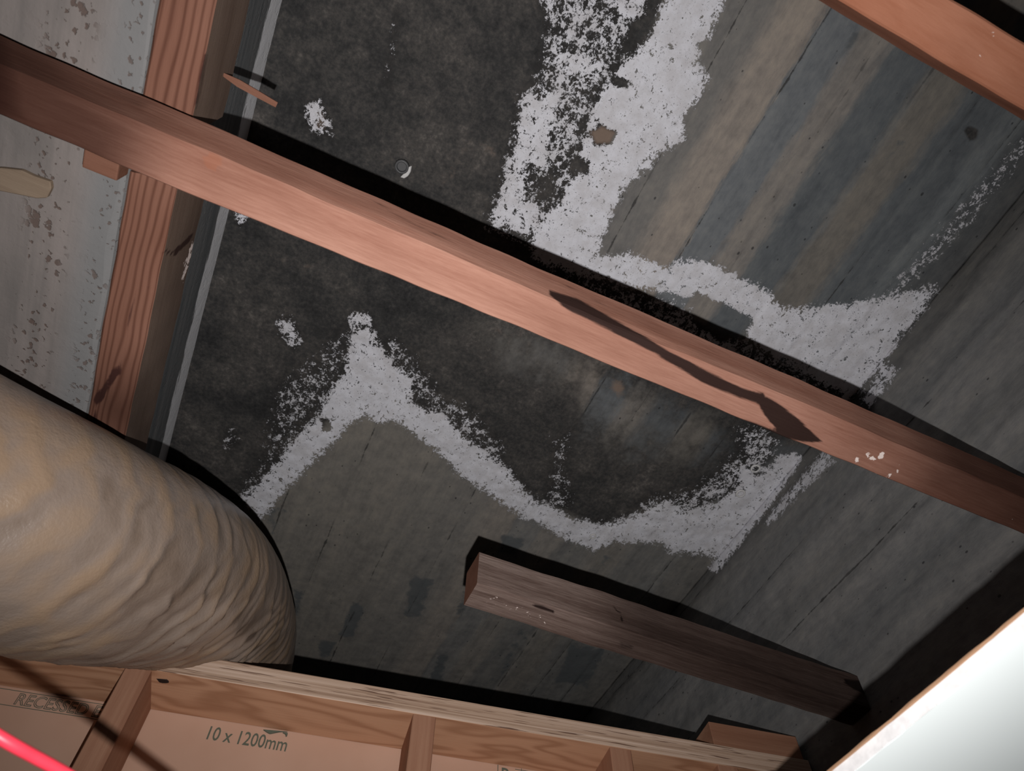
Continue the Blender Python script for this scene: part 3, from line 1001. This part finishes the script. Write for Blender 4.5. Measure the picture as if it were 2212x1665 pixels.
def lettering(txt, size, t, z, sx=1.0, outline=False, name='printed_lettering', label=None):
    cu = bpy.data.curves.new('text', 'FONT')
    cu.body = txt
    cu.size = size
    cu.resolution_u = 3
    if outline:
        cu.fill_mode = 'NONE'
        cu.bevel_depth = 0.0006
        cu.bevel_resolution = 0
    else:
        cu.extrude = 0.0002
        cu.offset = 0.0002
    tmp = bpy.data.objects.new('tmp', cu)
    COL.objects.link(tmp)
    dg = bpy.context.evaluated_depsgraph_get()
    me = bpy.data.meshes.new_from_object(tmp.evaluated_get(dg))
    bpy.data.objects.remove(tmp)
    me.materials.clear()
    o = link(name, me, M_INK, board)
    o.matrix_local = Matrix.Translation((t - T0, -0.0006, z - ZB)) @ Matrix(((sx, 0, 0, 0), (0, 0, -1, 0), (0, 1, 0, 0), (0, 0, 0, 1)))
    if label:
        o['label'] = label
    return o


def rule(t0, t1, z, h=0.0010):
    return link('printed_line', box_mesh(t1 - t0, 0.0004, h, 0), M_INK, board, (t0 - T0, -0.0004, z - ZB))


lettering('10 x 1200mm', 0.0345, 0.110, 0.7255, 0.735, label='green print reading 10 x 1200mm')
link('printed_arrow', slab_piece([(0, 0), (0.026, 0.002), (0.044, 0.003), (0.030, 0.0006), (0.014, -0.006), (0.008, -0.004)], 0, 0.0004), M_INK, board).matrix_local = \
    Matrix.Translation((0.202 - T0, -0.0006, 0.7575 - ZB)) @ Matrix(((1, 0, 0, 0), (0, 0, -1, 0), (0, 1, 0, 0), (0, 0, 0, 1)))
link('printed_arrow', slab_piece([(0, 0), (0.010, 0.001), (0.010, -0.006), (0.0075, -0.006), (0.0065, -0.002)], 0, 0.0004), M_INK, board).matrix_local = \
    Matrix.Translation((0.236 - T0, -0.0006, 0.7575 - ZB)) @ Matrix(((1, 0, 0, 0), (0, 0, -1, 0), (0, 1, 0, 0), (0, 0, 0, 1)))
lettering('RECESSED EDGE', 0.029, -0.204, 0.7340, 0.90, True, label='outlined green print reading RECESSED EDGE')
lettering('RECESSED EDGE', 0.029, -0.476, 0.7340, 0.90, True, label='outlined green print reading RECESSED EDGE')
rule(-0.50, -0.02, 0.7570)
rule(-0.50, -0.02, 0.7300)
lettering('Bo', 0.040, 0.640, 0.7305, 0.8, label='top of a green printed word')
rule(0.668, 0.705, 0.7585)
link('printed_line', box_mesh(0.0014, 0.0004, 0.040, 0), M_INK, board, (0.634 - T0, -0.0004, 0.722 - ZB))
link('printed_line', box_mesh(0.0010, 0.0004, 0.040, 0), M_INK, board, (0.680 - T0, -0.0004, 0.722 - ZB))

# block lying on the plate
off = empty('timber_offcut', (0, 0, 0), WALLANG)
p0 = A + tv * 1.034
off.location = (p0[0], p0[1], ZC + PLATE_T)
tag(off, 'pale pink timber offcut lying on the top plate near the right wall', 'wood block')
link('offcut_body', box_mesh(0.190, 0.085, 0.048, 0.0015), M_STUD, off, (0.0, 0.002, 0.0005))

# ------------------------------------------------------------------ flexible duct
bd = NB('tan_duct_film')
c = bd.co()
g = bd.noise(bd.map(c, (9, 9, 9)), 1, 4, 0.55)
str_ = bd.attr('fold')
colr = bd.ramp(bd.ma('ADD', bd.ma('MULTIPLY', g, 0.8), bd.ma('MULTIPLY', str_, 0.22)), [(0.32, (0.155, 0.114, 0.087)), (0.48, (0.203, 0.156, 0.126)), (0.66, (0.240, 0.167, 0.113))])
fineb = bd.noise(bd.map(c, (1, 1, 1)), 60, 4, 0.6)
dew = bd.noise(c, 240, 2, 0.5)
bd.bump(bd.ma('ADD', bd.ma('MULTIPLY', fineb, 0.8), bd.ma('MULTIPLY', dew, 0.25)), 0.35, 0.004)
M_DUCT = bd.fin(colr, 0.36, 0.38)
bd.bs.inputs['Coat Weight'].default_value = 0.12
bd.bs.inputs['Coat Roughness'].default_value = 0.28

axis = catmull([(-1.15, 0.645, 0.600), (-0.80, 0.675, 0.605), (-0.50, 0.73, 0.620), (-0.36, 0.79, 0.650), (-0.26, 0.87, 0.712), (-0.19, 0.975, 0.795),
                (-0.13, 1.10, 0.885), (-0.082, 1.25, 0.965), (-0.030, 1.46, 1.025), (0.005, 1.80, 1.035), (0.01, 2.3, 1.035)], 40)
DR = 0.150
t_, s_, n_ = frames(axis)
seglen = np.concatenate([[0], np.cumsum(np.linalg.norm(np.diff(axis, axis=0), axis=1))])
K = 220
ang = np.linspace(0, 2 * math.pi, K, endpoint=False)
Ug, Vg = np.meshgrid(seglen, ang, indexing='ij')
cx_, sx_ = np.cos(Vg), np.sin(Vg)
# folds: slanted creases, deepest on the inside (under) side of the bend
bend = np.exp(-((Ug - 1.22) / 0.30) ** 2)
wob = 0.35 * noise2(Ug * 5, 3 + 1.5 * cx_ + 1.5 * sx_, 41, 3)
ph = (Ug - 0.028 * sx_ - 0.030 * cx_) / 0.050 + wob * 1.6
saw = ph - np.floor(ph)
ridge = np.where(saw < 0.72, saw / 0.72, (1 - saw) / 0.28) ** 1.4
phs = (Ug - 0.045 * sx_ - 0.03 * cx_) / 0.031 + 1.2 * noise2(Ug * 7, 9 + 1.3 * cx_ - 1.3 * sx_, 42, 3)
ridge2 = np.abs(np.sin(math.pi * phs)) ** 1.5
under = np.clip(0.55 - 0.65 * sx_ - 0.10 * cx_, 0.12, 1.0)
amp = (0.0014 + 0.0195 * bend) * under
local = 0.55 + 0.45 * noise2(Ug * 9, 20 + 2.2 * cx_ + 2.0 * sx_, 43, 2)
fold = ridge * 0.8 + ridge2 * 0.35
R_ = DR + amp * local * (fold - 0.75) + 0.0035 * noise2(Ug * 4, 30 + 1.5 * cx_ + 1.3 * sx_, 44, 2)
Pd = axis[:, None, :] + R_[..., None] * (cx_[..., None] * s_[:, None, :] + sx_[..., None] * n_[:, None, :])
base = axis[60]
# where it sags onto the partition the plate pushes the film up
nvw = np.array([-tv[1], tv[0]])
nn = (Pd[..., :2] - A) @ nvw
lim = np.where(nn < 0, PLATE_T + 0.003 + nn * 1.6, PLATE_T + 0.003)
Pd[..., 2] = np.maximum(Pd[..., 2], np.where(nn > -0.10, lim, -9))
# and the beam and ledger above press it down
Pd[..., 2] = np.where(Pd[..., 0] < XL + 0.070, np.minimum(Pd[..., 2], SOFFIT - 0.006), Pd[..., 2])
secs = [[tuple(v) for v in (Pd[i] - base)] for i in range(len(axis))]
dm = sweep(secs)
at = dm.attributes.new('fold', 'FLOAT', 'POINT')
at.data.foreach_set('value', np.clip(fold, 0, 1).reshape(-1).astype(np.float32))
duct = link('flexible_duct', dm, M_DUCT, loc=(base[0], base[1], base[2] + ZC), smooth=True)
tag(duct, 'fat tan flexible air duct, wrinkled where it bends over the stud partition', 'duct')

# ------------------------------------------------------------------ cut edge of the ceiling panel, lower right
CE, CX = 0.338, 0.503
bg = NB('gypsum_core')
c = bg.co()
M_GYP = bg.fin(bg.mix(bg.step(bg.noise(c, 90, 4), 0.3, 0.7), (0.66, 0.65, 0.65), (0.78, 0.77, 0.77)), 0.9, 0.1)
bg.bump(bg.noise(c, 140, 4), 0.3, 0.001)
bw = NB('white_ceiling_face')
M_FACE = bw.fin((0.86, 0.92, 0.915), 0.7, 0.2)
bk = NB('brown_top_paper')
M_TOPP = bk.fin((0.34, 0.20, 0.12), 0.85, 0.1)


def ragged_sheet(x0, x1, y0, y1, t, amp_, seed):
    ny = 220
    ys = np.linspace(y0, y1, ny)
    jag = amp_ * noise2(ys * 60, ys * 0 + seed, seed, 3)
    secs = []
    for y, j in zip(ys, jag):
        secs.append([(x0 + j, y, 0), (x1, y, 0), (x1, y, t), (x0 + j * 0.6, y, t)])
    return sweep(secs)


panel = empty('ceiling_panel', (CX, 0.2, ZC + CE))
tag(panel, 'bright white plasterboard ceiling panel with a cut edge, bottom right corner', 'ceiling panel')
XW = XR - CX - 0.004
link('gypsum_core', ragged_sheet(0.0, XW, -0.9, 0.72, 0.0112, 0.0006, 3), M_GYP, panel, (0, 0, 0.0006))
pf = link('face_paper', ragged_sheet(0.0008, XW, -0.9, 0.72, 0.0006, 0.0005, 5), M_FACE, panel, (0, 0, -0.0002))
pb = link('back_paper', ragged_sheet(-0.0008, XW, -0.9, 0.72, 0.0022, 0.0014, 8), M_TOPP, panel, (0, 0, 0.0119))
pf['label'] = 'white face of the panel'
pb['label'] = 'brown paper on the panel back'

# ------------------------------------------------------------------ cables


def plastic(name, col, rough=0.4):
    b = NB(name)
    return b.fin(b.mix(b.noise(b.co(), 40, 2), col, tuple(v * 0.85 for v in col)), rough, 0.4)


M_RED = plastic('red_cable_sheath', (0.62, 0.035, 0.06))
M_BLK = plastic('black_cable_sheath', (0.018, 0.013, 0.011), 0.7)
M_GRY = plastic('grey_cable_sheath', (0.12, 0.12, 0.12), 0.5)
rp = [ray(px, py) for px, py in [(-260, 1455), (-120, 1520), (10, 1598), (75, 1634), (130, 1664), (230, 1722), (330, 1790), (480, 1890), (680, 2020)]]
rd = [0.55, 0.545, 0.545, 0.555, 0.565, 0.585, 0.60, 0.62, 0.64]
cb = cable('red_cable', [r / np.linalg.norm(r) * d for r, d in zip(rp, rd)], 0.0037, M_RED)
tag(cb, 'bright red cable cutting across the bottom left corner', 'cable')
# ------------------------------------------------------------------ fixings in the slab
ba = NB('dark_steel')
M_STEEL = ba.fin((0.07, 0.07, 0.072), 0.5, 0.4)
M_CRUST = NB('lime_crust')
M_CRUST.bump(M_CRUST.noise(M_CRUST.co(), 200, 3), 0.6, 0.002)
M_CRUST = M_CRUST.fin((0.55, 0.54, 0.53), 0.9, 0.1)


def ring_mesh(ro, ri, h, k=20):
    prof = [(ri, 0.0), (ri, h * 0.9), (ri + (ro - ri) * 0.3, h), (ro - (ro - ri) * 0.2, h * 0.9), (ro, 0.0)]
    bm = bmesh.new()
    rows = []
    for i in range(k):
        a = 2 * math.pi * i / k
        rows.append([bm.verts.new((math.cos(a) * r, math.sin(a) * r, -z)) for r, z in prof])
    for i in range(k):
        j = (i + 1) % k
        for q in range(len(prof)):
            w = (q + 1) % len(prof)
            bm.faces.new((rows[i][q], rows[j][q], rows[j][w], rows[i][w]))
    bmesh.ops.recalc_face_normals(bm, faces=bm.faces)
    me = bpy.data.meshes.new('ring')
    bm.to_mesh(me)
    bm.free()
    return me


pa = onz(868, 360, SLAB - 0.004)
anc = empty('slab_anchor', (pa[0], pa[1], ZC + SLAB - 0.0015))
tag(anc, 'small round steel anchor socket with white crust in the blackened slab above the batten', 'anchor')
link('socket', ring_mesh(0.0145, 0.0095, 0.006), M_STEEL, anc, smooth=True)
link('socket_floor', disc(0.0097, 0.0097, 0.001, 16), M_STEEL, anc, (0, 0, -0.001))
cr = slab_piece([(0.004, 0.020), (0.012, 0.019), (0.017, 0.012), (0.019, 0.002), (0.017, -0.010), (0.012, -0.005), (0.0125, 0.004), (0.008, 0.011)], -0.005, 0.0045)
lc = link('lime_crust', cr, M_CRUST, anc)
lc['label'] = 'white lime crust'
for px, py, r in ((1632, 1012, 0.013), (1600, 1066, 0.013), (1281, 1158, 0.009)):
    q = onz(px, py, SLAB - 0.003)
    link('form_plug', ring_mesh(r, r * 0.62, 0.0026), M_CRUST, slab, (q[0], q[1], ZC + SLAB - 0.0022), smooth=True)
